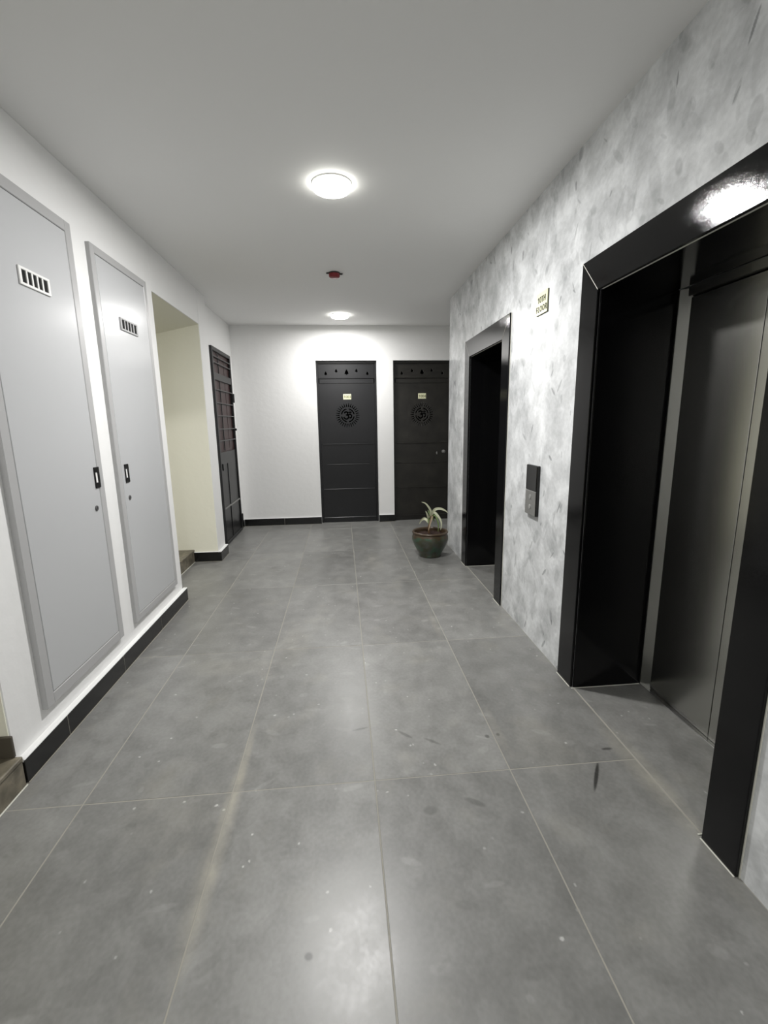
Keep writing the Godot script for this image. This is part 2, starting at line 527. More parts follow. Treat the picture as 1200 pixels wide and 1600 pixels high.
func shell() -> void:
	var T := 0.2
	structure("ceiling", [[V(XS - T, HC, ZF - 0.4), V(3.4, HC + 0.2, ZN + T)]], M.ceiling, "plain white ceiling over the whole lobby", "ceiling")
	# far wall with two door recesses
	var x1 := 0.0905 - 0.4455
	var x2 := 0.0905 + 0.4455
	var x3 := 1.2245 - 0.4455
	var x4 := 1.2245 + 0.4455
	var dh := 2.425
	structure("wall_far", [
		[V(XA - 0.3, 0, ZF - 0.3), V(x1, HC, ZF)], [V(x1, dh, ZF - 0.3), V(x2, HC, ZF)], [V(x2, 0, ZF - 0.3), V(x3, HC, ZF)],
		[V(x3, dh, ZF - 0.3), V(x4, HC, ZF)], [V(x4, 0, ZF - 0.3), V(3.4, HC, ZF)], [V(x1, 0, ZF - 0.3), V(x2, dh, ZF - 0.2)], [V(x3, 0, ZF - 0.3), V(x4, dh, ZF - 0.2)]],
		M.paint, "white far wall holding two dark metal doors", "wall", 0.0)
	# right wall with the lift openings
	var e := [[-4.579, -3.646], [-2.287, -1.302]]
	var lh := 2.152
	var bx := XR + 0.50
	structure("wall_right", [
		[V(XR, 0, ZC), V(bx, HC, e[0][0])], [V(XR, lh, e[0][0]), V(bx, HC, e[0][1])], [V(XR, 0, e[0][1]), V(bx, HC, e[1][0])],
		[V(XR, lh, e[1][0]), V(bx, HC, e[1][1])], [V(XR, 0, e[1][1]), V(bx, HC, ZN)]], M.stucco, "grey trowelled plaster wall around the two lifts", "wall", 0.0)
	structure("wall_lift_shaft", [[V(bx, 0, ZC), V(bx + T, HC, ZN)]], M.paint, "wall of the shaft behind the lift doors", "wall", 0.0)
	structure("wall_side_passage", [[V(bx, 0, ZC), V(3.4, HC, ZC + T)], [V(3.2, 0, ZF), V(3.4, HC, ZC)]], M.paint, "white wall of the passage round the right corner", "wall", 0.0)
	# left: cupboard wall, lintels, pier, alcove
	structure("wall_left", [
		[V(XW - 0.30, 0, Z1A), V(XW, HC, Z1B)], [V(XW - 0.30, 2.555, ZP), V(XW, HC, Z1A)], [V(XW - 0.30, 2.555, Z1B), V(XW, HC, ZS)], [V(XW - 0.30, 0, ZS), V(XW, HC, ZN)],
		[V(XW - 0.32, 0, ZQ), V(XW, HC, ZP - 0.006)], [V(XA - 0.3, 0, ZF), V(XA, HC, ZQ)]], M.paint, "white left wall with cupboards and a stair opening", "wall", 0.003)
	# stairwell, cream
	var st := mb()
	box(st, V(XS, 0, ZP - 0.2), V(XW - 0.004, 2.56, ZP))
	box(st, V(XS, 0, ZS), V(XW - 0.30, HC, ZS + T))
	box(st, V(XS - T, 0, ZP - 0.2), V(XS, HC, ZS + T))
	box(st, V(XW - 0.33, 0, Z1A - 0.006), V(XW - 0.004, HC, Z1B + 0.006))
	tag(build("wall_stairwell", st, M.cream), "cream painted wall inside the stair opening", "wall", "", "structure")
	# sloping soffit over the stair openings
	st = mb()
	for s in [[ZP, Z1A], [Z1B, ZS]]:
		var a := V(XW - 0.004, 2.553, s[0])
		var b := V(XS, 2.06, s[0])
		var dz := V(0, 0, s[1] - s[0])
		quad(st, a, b, b + dz, a + dz, V(0.2, -1, 0))
		quad(st, a, b, V(XS, HC, s[0]), V(XW - 0.004, HC, s[0]), V(0, 0, -1))
		quad(st, a + dz, b + dz, V(XS, HC, s[1]), V(XW - 0.004, HC, s[1]), V(0, 0, 1))
	tag(build("ceiling_stairwell", st, M.cream), "cream sloping soffit above the stair opening", "ceiling", "", "structure")
	structure("wall_near", [[V(XS - T, 0, ZN), V(3.4, HC, ZN + T)]], M.paint, "white end wall behind the camera", "wall", 0.0)
	# landing one step up
	var land := structure("floor_landing", [[V(XS, -0.02, ZP), V(-1.735, STEP - 0.022, Z1A)], [V(XS, -0.02, Z1B), V(XL - 0.028, STEP - 0.022, ZS)], [V(XS, -0.02, Z1A), V(XW - 0.33, STEP - 0.022, Z1B)]], M.stone, "stair landing one step above the lobby floor", "landing", 0.0)
	for s in [[ZP + 0.001, Z1A - 0.008, -1.714], [Z1B + 0.008, ZS - 0.001, XL]]:
		st = mb()
		box(st, V(s[2] - 0.020, 0.001, s[0]), V(s[2], STEP - 0.022, s[1]), 0.002)
		build("riser_slab", st, M.stone, land)
		st = mb()
		box(st, V(s[2] - 0.32, STEP - 0.021, s[0]), V(s[2] + 0.006, STEP, s[1]), 0.004)
		build("tread_slab", st, M.stone, land)
		st = mb()
		box(st, V(s[2], 0.0, s[0]), V(s[2] + 0.008, 0.004, s[1]), 0.002)
		build("grout_line", st, M.caulk, land)
	st = mb()
	box(st, V(XW - 0.30, STEP, Z1B + 0.006), V(XL - 0.020, STEP + 0.10, Z1B + 0.020), 0.003)
	build("stair_skirting", st, M.stone_dark, land)

func floor_tiles() -> void:
	var bed := structure("floor", [[V(XS - 0.2, -0.15, ZF - 0.3), V(3.4, -0.0009, ZN + 0.2)]], M.joint, "lobby floor of large grey rectangular tiles", "floor", 0.0)
	var g := 0.0025
	var rects := []
	var rows := [ZN, 1.99, 0.76, -0.472, -1.706, -2.938, -4.182, -5.372, -6.58, ZF]
	var cols := [-1.107, -0.508, 0.0935, 0.695, XR]
	for r in rows.size() - 1:
		for c in cols.size() - 1:
			rects.append([cols[c], rows[r + 1], cols[c + 1], rows[r]])
	# left column, cut to the wall, the stair opening and the alcove
	for s in [[ZN, 1.99, XL], [1.99, 0.76, XL], [0.76, -0.472, XL], [-0.472, -1.706, XL], [-1.706, -2.938, XL], [-2.938, -3.99, XL], [-3.99, -5.14, -1.714], [-5.14, ZQ, XL], [ZQ, -6.58, XA], [-6.58, ZF, XA]]:
		rects.append([s[2], s[1], -1.107, s[0]])
	# inside the lift surrounds and round the right corner
	rects.append([XR + 0.004, -4.579, XR + 0.43, -3.646])
	rects.append([XR + 0.004, -2.287, XR + 0.43, -1.302])
	for x in [XR, 1.90, 2.50]:
		rects.append([x, -6.58, x + 0.6, ZC])
		rects.append([x, ZF, x + 0.6, -6.58])
	for x in 2:
		rects.append([0.0905 - 0.4455 if x == 0 else 1.2245 - 0.4455, ZF - 0.2, 0.0905 + 0.4455 if x == 0 else 1.2245 + 0.4455, ZF])
	var k := 0
	for q in rects:
		var st := mb()
		box(st, V(q[0] + g, -0.011, q[1] + g), V(q[2] - g, rng.randf_range(-0.0004, 0.0004), q[3] - g), 0.0008)
		build("floor_tile", st, M.tiles[(k * 7 + k / 4) % 4], bed)
		k += 1

func skirt_run(base: Node, a: Vector3, b: Vector3, out: Vector3, tile: float, h: float, ledge: float, first := 0.0) -> void:
	# skirting tiles from a to b (their front line at floor level); out points into the room
	var dir := (b - a).normalized()
	var total := (b - a).length()
	var s := 0.0
	var n := first if first > 0.0 else tile
	while s < total - 0.005:
		var e := minf(s + n, total)
		var st := mb()
		box(st, a + dir * (s + 0.001) - out * 0.018, a + dir * (e - 0.001) + V(0, h, 0), 0.0015)
		build("skirting_tile", st, M.skirting, base)
		s = e
		n = tile
	var g := mb()
	box(g, a, b + V(0, 0.003, 0) + out * 0.005, 0.001)
	box(g, a - out * 0.017 + dir * 0.002, b - out * 0.0009 - dir * 0.002 + V(0, h - 0.002, 0))
	build("grout_line", g, M.grout, base)
	if ledge > 0.0:
		var l := mb()
		box(l, a + V(0, h - 0.010, 0) - out * ledge, b + V(0, h + 0.006, 0) - out * 0.001, 0.004)
		build("plaster_ledge", l, M.paint, base)

func base_node(called: String, label: String) -> Node3D:
	var o := Node3D.new()
	o.name = called
	add_child(o, true)
	tag(o, label, "skirting", "", "structure")
	return o

func skirtings() -> void:
	var h := 0.109
	var b := base_node("baseboard_left", "black tiled skirting under the grey cupboards")
	skirt_run(b, V(XL, 0, Z1B - 0.003), V(XL, 0, Z1A - 0.020), V(1, 0, 0), 0.6, h, 0.036, 0.315)
	b = base_node("baseboard_pier", "black skirting round the white pier by the stair opening")
	skirt_run(b, V(-1.712, 0, ZP + 0.016), V(XL - 0.002, 0, ZP + 0.016), V(0, 0, 1), 0.6, h, 0.018)
	skirt_run(b, V(XL, 0, ZP + 0.016), V(XL, 0, ZQ), V(1, 0, 0), 0.6, h, 0.036)
	b = base_node("baseboard_far", "black skirting along the white far wall")
	skirt_run(b, V(XA + 0.018, 0, ZF + 0.016), V(-0.355, 0, ZF + 0.016), V(0, 0, 1), 0.6, h, 0.018)
	skirt_run(b, V(0.536, 0, ZF + 0.016), V(0.779, 0, ZF + 0.016), V(0, 0, 1), 0.6, h, 0.018)
	skirt_run(b, V(1.67, 0, ZF + 0.016), V(3.2, 0, ZF + 0.016), V(0, 0, 1), 0.6, h, 0.018)
	b = base_node("baseboard_alcove", "short black skirting beside the grille door")
	skirt_run(b, V(XA + 0.016, 0, -6.75), V(XA + 0.016, 0, ZF + 0.018), V(1, 0, 0), 0.6, h, 0.018)

func portal(called: String, zo0: float, zo1: float, zi0: float, zi1: float, label: String) -> void:
	# granite slabs around a lift opening: zo = outer edges, zi = clear edges; x from the wall face into the reveal
	var t := Node3D.new()
	t.name = called
	t.position = V(XR, 0, (zo0 + zo1) / 2)
	add_child(t, true)
	tag(t, label, "lift surround", "", "structure")
	var cz := (zo0 + zo1) / 2
	var p := 0.015
	var ho := 2.309
	var hi := 2.145
	var d := 0.40
	# front slabs, mitred at the corners
	for s in [0, 1]:
		var o: float = (zo0 if s == 0 else zo1) - cz
		var i: float = (zi0 if s == 0 else zi1) - cz
		var st := mb()
		prism(st, [Vector2(o, 0.002), Vector2(i, 0.002), Vector2(i, hi), Vector2(o, ho)], -p, 0.0)
		build("jamb", st, M.granite, t)
		st = mb()
		box(st, V(-0.0002, 0.002, i), V(d, hi - 0.001, i + (0.012 if s == 0 else -0.012)), 0.0015)
		build("reveal_slab", st, M.granite, t)
		st = mb()
		box(st, V(-p - 0.006, 0.0, minf(o, i)), V(-p, 0.004, maxf(o, i)), 0.0015)
		box(st, V(-p, 0.0, i + (0.012 if s == 0 else -0.012)), V(d, 0.003, i + (0.018 if s == 0 else -0.018)), 0.001)
		build("base_grout", st, M.caulk, t)
		st = mb()
		box(st, V(-0.004, 0.0, o), V(-0.0005, ho, o + (-0.006 if s == 0 else 0.006)), 0.001)
		build("edge_filler", st, M.caulk, t)
		st = mb()
		var a := V(-p - 0.0004, hi, i)
		var b := V(-p - 0.0004, ho - 0.002, o + (0.002 if s == 0 else -0.002))
		var w := V(0, 0.0022, 0)
		quad(st, a - w, b - w, b + w, a + w, V(-1, 0, 0))
		quad(st, a - w + V(0.002, 0, 0), b - w + V(0.002, 0, 0), b - w, a - w, V(0, -1, 0))
		quad(st, a + w + V(0.002, 0, 0), b + w + V(0.002, 0, 0), b + w, a + w, V(0, 1, 0))
		build("mitre_joint", st, M.caulk if s == 0 else M.grout, t)
	var st2 := mb()
	prism(st2, [Vector2(zo0 - cz, ho), Vector2(zi0 - cz, hi), Vector2(zi1 - cz, hi), Vector2(zo1 - cz, ho)], -p, 0.0)
	build("lintel", st2, M.granite, t)
	st2 = mb()
	box(st2, V(0.006, hi - 0.001, zi0 - cz), V(d, hi + 0.007, zi1 - cz), 0.001)
	build("soffit_slab", st2, M.granite, t)
	st2 = mb()
	box(st2, V(0.0003, hi - 0.0022, zi0 - cz + 0.012), V(0.0065, hi + 0.006, zi1 - cz - 0.012), 0.0008)
	build("lintel_joint", st2, M.caulk, t)

func prism(st: SurfaceTool, poly: Array, x0: float, x1: float) -> void:
	# a polygon in (z, y) given thickness along x, with a small chamfer on its front edge at x0
	var c := 0.0025
	var n := poly.size()
	var mid := Vector2.ZERO
	for q in poly:
		mid += q / n
	var ins := []
	for i in n:
		var a: Vector2 = (poly[i] - poly[(i + n - 1) % n]).normalized()
		var b: Vector2 = (poly[(i + 1) % n] - poly[i]).normalized()
		var inward := (Vector2(-a.y, a.x) + Vector2(-b.y, b.x)).normalized()
		if inward.dot(mid - poly[i]) < 0.0: inward = -inward
		ins.append(poly[i] + inward * c * 1.3)
	for i in range(1, n - 1):
		tri(st, V(x0, ins[0].y, ins[0].x), V(x0, ins[i].y, ins[i].x), V(x0, ins[i + 1].y, ins[i + 1].x), V(-1, 0, 0))
		tri(st, V(x1, poly[0].y, poly[0].x), V(x1, poly[i].y, poly[i].x), V(x1, poly[i + 1].y, poly[i + 1].x), V(1, 0, 0))
	for i in n:
		var j := (i + 1) % n
		var e: Vector2 = poly[j] - poly[i]
		var o := Vector2(e.y, -e.x).normalized()
		if o.dot((poly[i] + poly[j]) / 2 - mid) < 0.0: o = -o
		var on := V(0, o.y, o.x)
		quad(st, V(x0 + c, poly[i].y, poly[i].x), V(x0 + c, poly[j].y, poly[j].x), V(x1, poly[j].y, poly[j].x), V(x1, poly[i].y, poly[i].x), on)
		quad(st, V(x0, ins[i].y, ins[i].x), V(x0, ins[j].y, ins[j].x), V(x0 + c, poly[j].y, poly[j].x), V(x0 + c, poly[i].y, poly[i].x), on + V(-1, 0, 0))

func lift_door(called: String, z0: float, z1: float, label: String) -> void:
	var t := Node3D.new()
	t.name = called
	t.position = V(XR + 0.402, 0, (z0 + z1) / 2)
	add_child(t, true)
	tag(t, label, "lift door", "", "structure")
	var h := (z1 - z0) / 2
	var hi := 2.143
	for s in [-1.0, 1.0]:
		var st := mb()
		# splayed towards the opening
		var j := [Vector2(0.0, s * h), Vector2(0.034, s * (h - 0.066)), Vector2(0.05, s * (h - 0.068)), Vector2(0.05, s * h)]
		for i in 4:
			var e: Vector2 = j[(i + 1) % 4] - j[i]
			var out: Vector2 = Vector2(e.y, -e.x)
			var pa := V(j[i].x, 0.004, j[i].y)
			var pb := V(j[(i + 1) % 4].x, 0.004, j[(i + 1) % 4].y)
			var u := V(0, hi - 0.004, 0)
			if out.dot((j[i] + j[(i + 1) % 4]) / 2 - (j[0] + j[2]) / 2) < 0.0: out = -out
			quad(st, pa, pb, pb + u, pa + u, V(out.x, 0, out.y))
		tri(st, V(j[0].x, hi, j[0].y), V(j[1].x, hi, j[1].y), V(j[3].x, hi, j[3].y), Vector3.UP)
		build("door_jamb", st, M.steel_jamb, t)
		st = mb()
		box(st, V(0.022, 0.006, s * (h - 0.073)), V(0.045, hi - 0.05, s * 0.0022), 0.0012)
		build("sliding_panel", st, M.steel, t)
	var s2 := mb()
	box(s2, V(0.004, hi - 0.045, -h + 0.07), V(0.05, hi, h - 0.07), 0.003)
	build("header", s2, M.steel_jamb, t)
	s2 = mb()
	box(s2, V(0.047, 0.0, -h), V(0.06, hi, h))
	build("shaft_cover", s2, M.cavity, t)
	s2 = mb()
	box(s2, V(0.0, -0.002, -h), V(0.06, 0.004, h), 0.001)
	build("sill", s2, M.chrome, t)

func cupboard(z0: float, z1: float, far_handle: bool, vent_mat: Material, label: String) -> void:
	var cz := (z0 + z1) / 2
	var t := thing("service_cupboard", V(XW, 0, cz))
	tag(t, label, "cupboard", "grey service cupboards")
	var hw := (z1 - z0) / 2
	var y0 := 0.215
	var y1 := 2.592 if far_handle else 2.575
	var p := 0.026
	var f := 0.056 if far_handle else 0.048
	var st := mb()
	box(st, V(-0.01, y0, -hw), V(p, y1, -hw + f), 0.003)
	box(st, V(-0.01, y0, hw - f), V(p, y1, hw), 0.003)
	box(st, V(-0.01, y1 - f, -hw + f - 0.003), V(p, y1, hw - f + 0.003), 0.003)
	box(st, V(-0.01, y0, -hw + f - 0.003), V(p, y0 + f, hw - f + 0.003), 0.003)
	build("frame", st, M.cupboard_edge, t)
	st = mb()
	box(st, V(-0.008, y0 + 0.01, -hw + 0.01), V(0.002, y1 - 0.01, hw - 0.01))
	build("back_panel", st, M.cavity, t)
	var g := 0.0035
	st = mb()
	box(st, V(0.002, y0 + f + g, -hw + f + g), V(p - 0.001, y1 - f - g, hw - f - g), 0.002)
	var door := build("door_panel", st, M.cupboard, t)
	# vent grille near the top
	var vy := 2.196 if far_handle else 2.183
	var vz := (-2.446 if far_handle else -3.413) - cz
	var vw := 0.112 if far_handle else 0.126
	var vh := 0.040
	st = mb()
	var x0 := p - 0.001
	var x1 := p + 0.007
	box(st, V(x0, vy - vh, vz - vw), V(x1, vy - vh + 0.012, vz + vw), 0.0015)
	box(st, V(x0, vy + vh - 0.012, vz - vw), V(x1, vy + vh, vz + vw), 0.0015)
	for s in [-1.0, 1.0]:
		box(st, V(x0, vy - vh + 0.011, vz + s * vw), V(x1, vy + vh - 0.011, vz + s * (vw - 0.018)), 0.0015)
	var span := (vw - 0.018) * 2
	for i in range(1, 5):
		var c := vz - vw + 0.018 + span * i / 5
		box(st, V(x0, vy - vh + 0.011, c - 0.0055), V(x1 - 0.001, vy + vh - 0.011, c + 0.0055), 0.001)
	var vent := build("vent_grille", st, vent_mat, t)
	st = mb()
	box(st, V(x0 - 0.0002, vy - vh + 0.008, vz - vw + 0.012), V(x0 + 0.0005, vy + vh - 0.008, vz + vw - 0.012))
	build("vent_backing", st, M.cavity, vent)
	st = mb()
	for i in 8:
		var y := vy - vh + 0.015 + i * 0.0068
		quad(st, V(x0 + 0.0008, y + 0.004, vz - vw + 0.018), V(x0 + 0.0008, y + 0.004, vz + vw - 0.018), V(x0 + 0.005, y, vz + vw - 0.018), V(x0 + 0.005, y, vz - vw + 0.018), V(1, 1, 0))
		quad(st, V(x0 + 0.0008, y + 0.003, vz - vw + 0.018), V(x0 + 0.0008, y + 0.003, vz + vw - 0.018), V(x0 + 0.005, y - 0.001, vz + vw - 0.018), V(x0 + 0.005, y - 0.001, vz - vw + 0.018), V(-1, -1, 0))
	var lv := build("louvre", st, M.slat, vent)
	lv.set_meta("kind", "stuff")
	# handle: black plate with a bright recessed pull
	var hz := (-2.755 if far_handle else -3.125) - cz
	var hy := 1.234 if far_handle else 1.219
	var ky := 1.062 if far_handle else 1.058
	st = mb()
	box(st, V(x0, hy - 0.060, hz - 0.026), V(x0 + 0.007, hy - 0.029, hz + 0.026), 0.002)
	box(st, V(x0, hy + 0.029, hz - 0.026), V(x0 + 0.007, hy + 0.060, hz + 0.026), 0.002)
	box(st, V(x0, hy - 0.030, hz - 0.026), V(x0 + 0.007, hy + 0.030, hz - 0.006), 0.002)
	box(st, V(x0, hy - 0.030, hz + 0.017), V(x0 + 0.007, hy + 0.030, hz + 0.026), 0.002)
	var hd := build("handle", st, M.black_plastic, t)
	hd.set_meta("label", "black flush handle with a bright pull")
	st = mb()
	box(st, V(x0, hy - 0.0295, hz - 0.0065), V(x0 + 0.0035, hy + 0.0295, hz + 0.0175), 0.001)
	build("pull", st, M.white_plastic, hd)
	st = mb()
	var lz := (-2.710 if far_handle else -3.127) - cz
	var side := Basis(Vector3(0, 0, 1), -PI / 2)
	lathe(st, disc(0.015, 0.006, 0.002), side, V(x0, ky, lz), 24)
	var lk := build("lock", st, M.slat, t)
	st = mb()
	box(st, V(x0 + 0.0055, ky - 0.007, lz - 0.0015), V(x0 + 0.0064, ky + 0.007, lz + 0.0015))
	build("keyhole", st, M.cavity, lk)

func cutter(parent: CSGShape3D, pts: PackedVector2Array, depth: float, front: float) -> void:
	var c := CSGPolygon3D.new()
	c.name = "cut"
	c.polygon = pts
	c.depth = depth
	c.position = V(0, 0, front)
	c.operation = CSGShape3D.OPERATION_SUBTRACTION
	parent.add_child(c, true)

func arc(cx: float, cy: float, r0: float, r1: float, a0: float, a1: float, n: int) -> PackedVector2Array:
	var out := PackedVector2Array()
	for i in n + 1:
		var a := lerpf(a0, a1, float(i) / n)
		out.append(Vector2(cx + cos(a) * r1, cy + sin(a) * r1))
	for i in n + 1:
		var a := lerpf(a1, a0, float(i) / n)
		out.append(Vector2(cx + cos(a) * r0, cy + sin(a) * r0))
	return out

func stroke(pts: Array, cx: float, cy: float, s: float, half: float) -> PackedVector2Array:
	var c := Curve2D.new()
	for i in pts.size():
		var p: Vector2 = pts[i]
		var d: Vector2 = (pts[mini(i + 1, pts.size() - 1)] - pts[maxi(i - 1, 0)]) / 6.0
		c.add_point(p, -d, d)
	var line := PackedVector2Array()
	for q in c.tessellate(3, 6.0):
		line.append(Vector2(cx, cy) + q * s)
	return Geometry2D.offset_polyline(line, half, Geometry2D.JOIN_ROUND, Geometry2D.END_ROUND)[0]

func bell(cx: float, cy: float, s: float) -> PackedVector2Array:
	var out := PackedVector2Array()
	for q in [[-0.9, -0.8], [-0.35, -0.8], [-0.25, -1.1], [0.25, -1.1], [0.35, -0.8], [0.9, -0.8], [0.75, -0.45], [0.6, 0.1], [0.4, 0.55], [0.15, 0.8], [0.12, 1.1], [-0.12, 1.1], [-0.15, 0.8], [-0.4, 0.55], [-0.6, 0.1], [-0.75, -0.45]]:
		out.append(Vector2(cx + q[0] * s, cy + q[1] * s))
	return out

func metal_door(called: String, cx: float, number: String, m: Material, label: String) -> void:
	var t := Node3D.new()
	t.name = called
	t.position = V(cx, 0, ZF - 0.075)
	add_child(t, true)
	tag(t, label, "door", "", "structure")
	var w := 0.4455
	var top := 2.425
	var st := mb()
	box(st, V(-w, 0.002, -0.03), V(-w + 0.032, top, 0.012), 0.003)
	box(st, V(w - 0.032, 0.002, -0.03), V(w, top, 0.012), 0.003)
	box(st, V(-w + 0.03, top - 0.035, -0.03), V(w - 0.03, top, 0.012), 0.003)
	build("frame", st, m, t)
	st = mb()
	box(st, V(-w, 0.0, -0.118), V(w, top, -0.10))
	build("inner_door", st, M.dark_wood, t)
	# transom panel with bell-shaped cut-outs
	var tp := CSGBox3D.new()
	tp.name = "transom_panel"
	tp.size = V(2 * w - 0.064, 0.215, 0.004)
	tp.position = V(0, 2.2825, -0.004)
	tp.material = m
	t.add_child(tp, true)
	for b in [[-0.305, -0.028, 0.019], [-0.150, 0.008, 0.018], [0.003, -0.012, 0.027], [0.150, 0.010, 0.018], [0.312, -0.030, 0.018]]:
		cutter(tp, bell(b[0], b[1], b[2] * 1.35), 0.03, 0.015)
	# main panel with the sunburst emblem cut through it
	var pn := CSGBox3D.new()
	pn.name = "upper_panel"
	pn.size = V(2 * w - 0.064, 0.90, 0.004)
	pn.position = V(0, 1.665, -0.004)
	pn.material = m
	t.add_child(pn, true)
	var ey := 1.642 - 1.665
	var ex := 0.004
	for i in 30:
		var a := TAU * i / 30
		var d := Vector2(cos(a), sin(a))
		var s := Vector2(-d.y, d.x)
		var c := Vector2(ex, ey)
		cutter(pn, PackedVector2Array([c + d * 0.124 - s * 0.0088, c + d * 0.180 - s * 0.0035, c + d * 0.180 + s * 0.0035, c + d * 0.124 + s * 0.0088]), 0.03, 0.015)
	for i in 4:
		cutter(pn, arc(ex, ey, 0.086, 0.104, PI / 2 * i + 0.16, PI / 2 * (i + 1) - 0.16, 10), 0.03, 0.015)
	var es := 0.085
	cutter(pn, stroke([Vector2(-0.62, 0.36), Vector2(-0.42, 0.58), Vector2(-0.12, 0.56), Vector2(0.0, 0.34), Vector2(-0.12, 0.12), Vector2(-0.34, 0.05)], ex, ey, es, 0.0105), 0.03, 0.015)
	cutter(pn, stroke([Vector2(-0.22, 0.06), Vector2(0.06, -0.02), Vector2(0.12, -0.28), Vector2(-0.02, -0.55), Vector2(-0.32, -0.64), Vector2(-0.58, -0.50), Vector2(-0.68, -0.28)], ex, ey, es, 0.0105), 0.03, 0.015)
	cutter(pn, stroke([Vector2(0.08, 0.02), Vector2(0.26, 0.16), Vector2(0.48, 0.16), Vector2(0.66, -0.04), Vector2(0.62, -0.34), Vector2(0.42, -0.46), Vector2(0.30, -0.32)], ex, ey, es, 0.0095), 0.03, 0.015)
	cutter(pn, stroke([Vector2(0.12, 0.62), Vector2(0.28, 0.46), Vector2(0.48, 0.46), Vector2(0.66, 0.64)], ex, ey, es, 0.0085), 0.03, 0.015)
	cutter(pn, arc(ex + 0.39 * es, ey + 0.74 * es, 0.0, 0.009, 0.0, TAU * 0.95, 12), 0.03, 0.015)
	# lower panels
	var rails := [[1.213, 0.905], [0.905, 0.523], [0.523, 0.075]]
	for r in rails:
		st = mb()
		box(st, V(-w + 0.032, r[1] + 0.002, -0.006), V(w - 0.032, r[0] - 0.002, -0.001), 0.002)
		build("lower_panel", st, m, t)
	# rails and ledges
	for r in [[2.180, 0.006, 0.020, 0.405], [2.140, 0.033, 0.010, 0.405], [1.213, 0.006, 0.013, 0.395], [0.905, 0.004, 0.006, 0.33], [0.523, 0.006, 0.013, 0.395], [0.075, 0.006, 0.016, 0.41]]:
		st = mb()
		box(st, V(-r[3], r[0] - r[1], -0.004), V(r[3], r[0] + r[1], -0.001 + r[2]), 0.003)
		build("rail", st, m, t)
	st = mb()
	box(st, V(-w + 0.032, 0.003, -0.006), V(w - 0.032, 0.069, 0.002), 0.002)
	build("kick_plate", st, m, t)
	# plate with the flat's number
	st = mb()
	box(st, V(-0.058, 1.874, -0.002), V(0.062, 1.954, 0.004), 0.002)
	var pl := build("number_plate", st, M.plate, t)
	pl.set_meta("label", "small cream number plate")
	text(number, "number", 0.036, V(0.004, 1.913, 0.0045), Basis.IDENTITY, M.number, pl)
	if number == "1004":
		st = mb()
		lathe(st, disc(0.027, 0.012, 0.005), Basis(Vector3.RIGHT, PI / 2), V(0.34, 1.072, -0.001), 24)
		lathe(st, [Vector2(0.010, 0.0), Vector2(0.010, 0.02), Vector2(0.020, 0.028), Vector2(0.023, 0.038), Vector2(0.018, 0.047), Vector2(0, 0.05)], Basis(Vector3.RIGHT, PI / 2), V(0.34, 1.072, 0.008), 24)
		var k := build("knob", st, M.button_plate, t)
		k.set_meta("label", "round grey door knob")
		st = mb()
		lathe(st, disc(0.013, 0.010, 0.003), Basis(Vector3.RIGHT, PI / 2), V(0.235, 1.052, -0.001), 20)
		box(st, V(0.229, 1.03, 0.006), V(0.241, 1.075, 0.016), 0.003)
		build("latch", st, M.button_plate, t)

func text(s: String, called: String, height: float, at: Vector3, basis: Basis, m: Material, parent: Node) -> void:
	var tm := TextMesh.new()
	var f := SystemFont.new()
	f.font_names = PackedStringArray(["Droid Sans"])
	f.font_weight = 700
	tm.font = f
	tm.text = s
	tm.font_size = 32
	tm.pixel_size = height / 23.0
	tm.depth = 0.0012
	tm.material = m
	var o := MeshInstance3D.new()
	o.name = called
	o.mesh = tm
	o.transform = Transform3D(basis, at)
	parent.add_child(o, true)

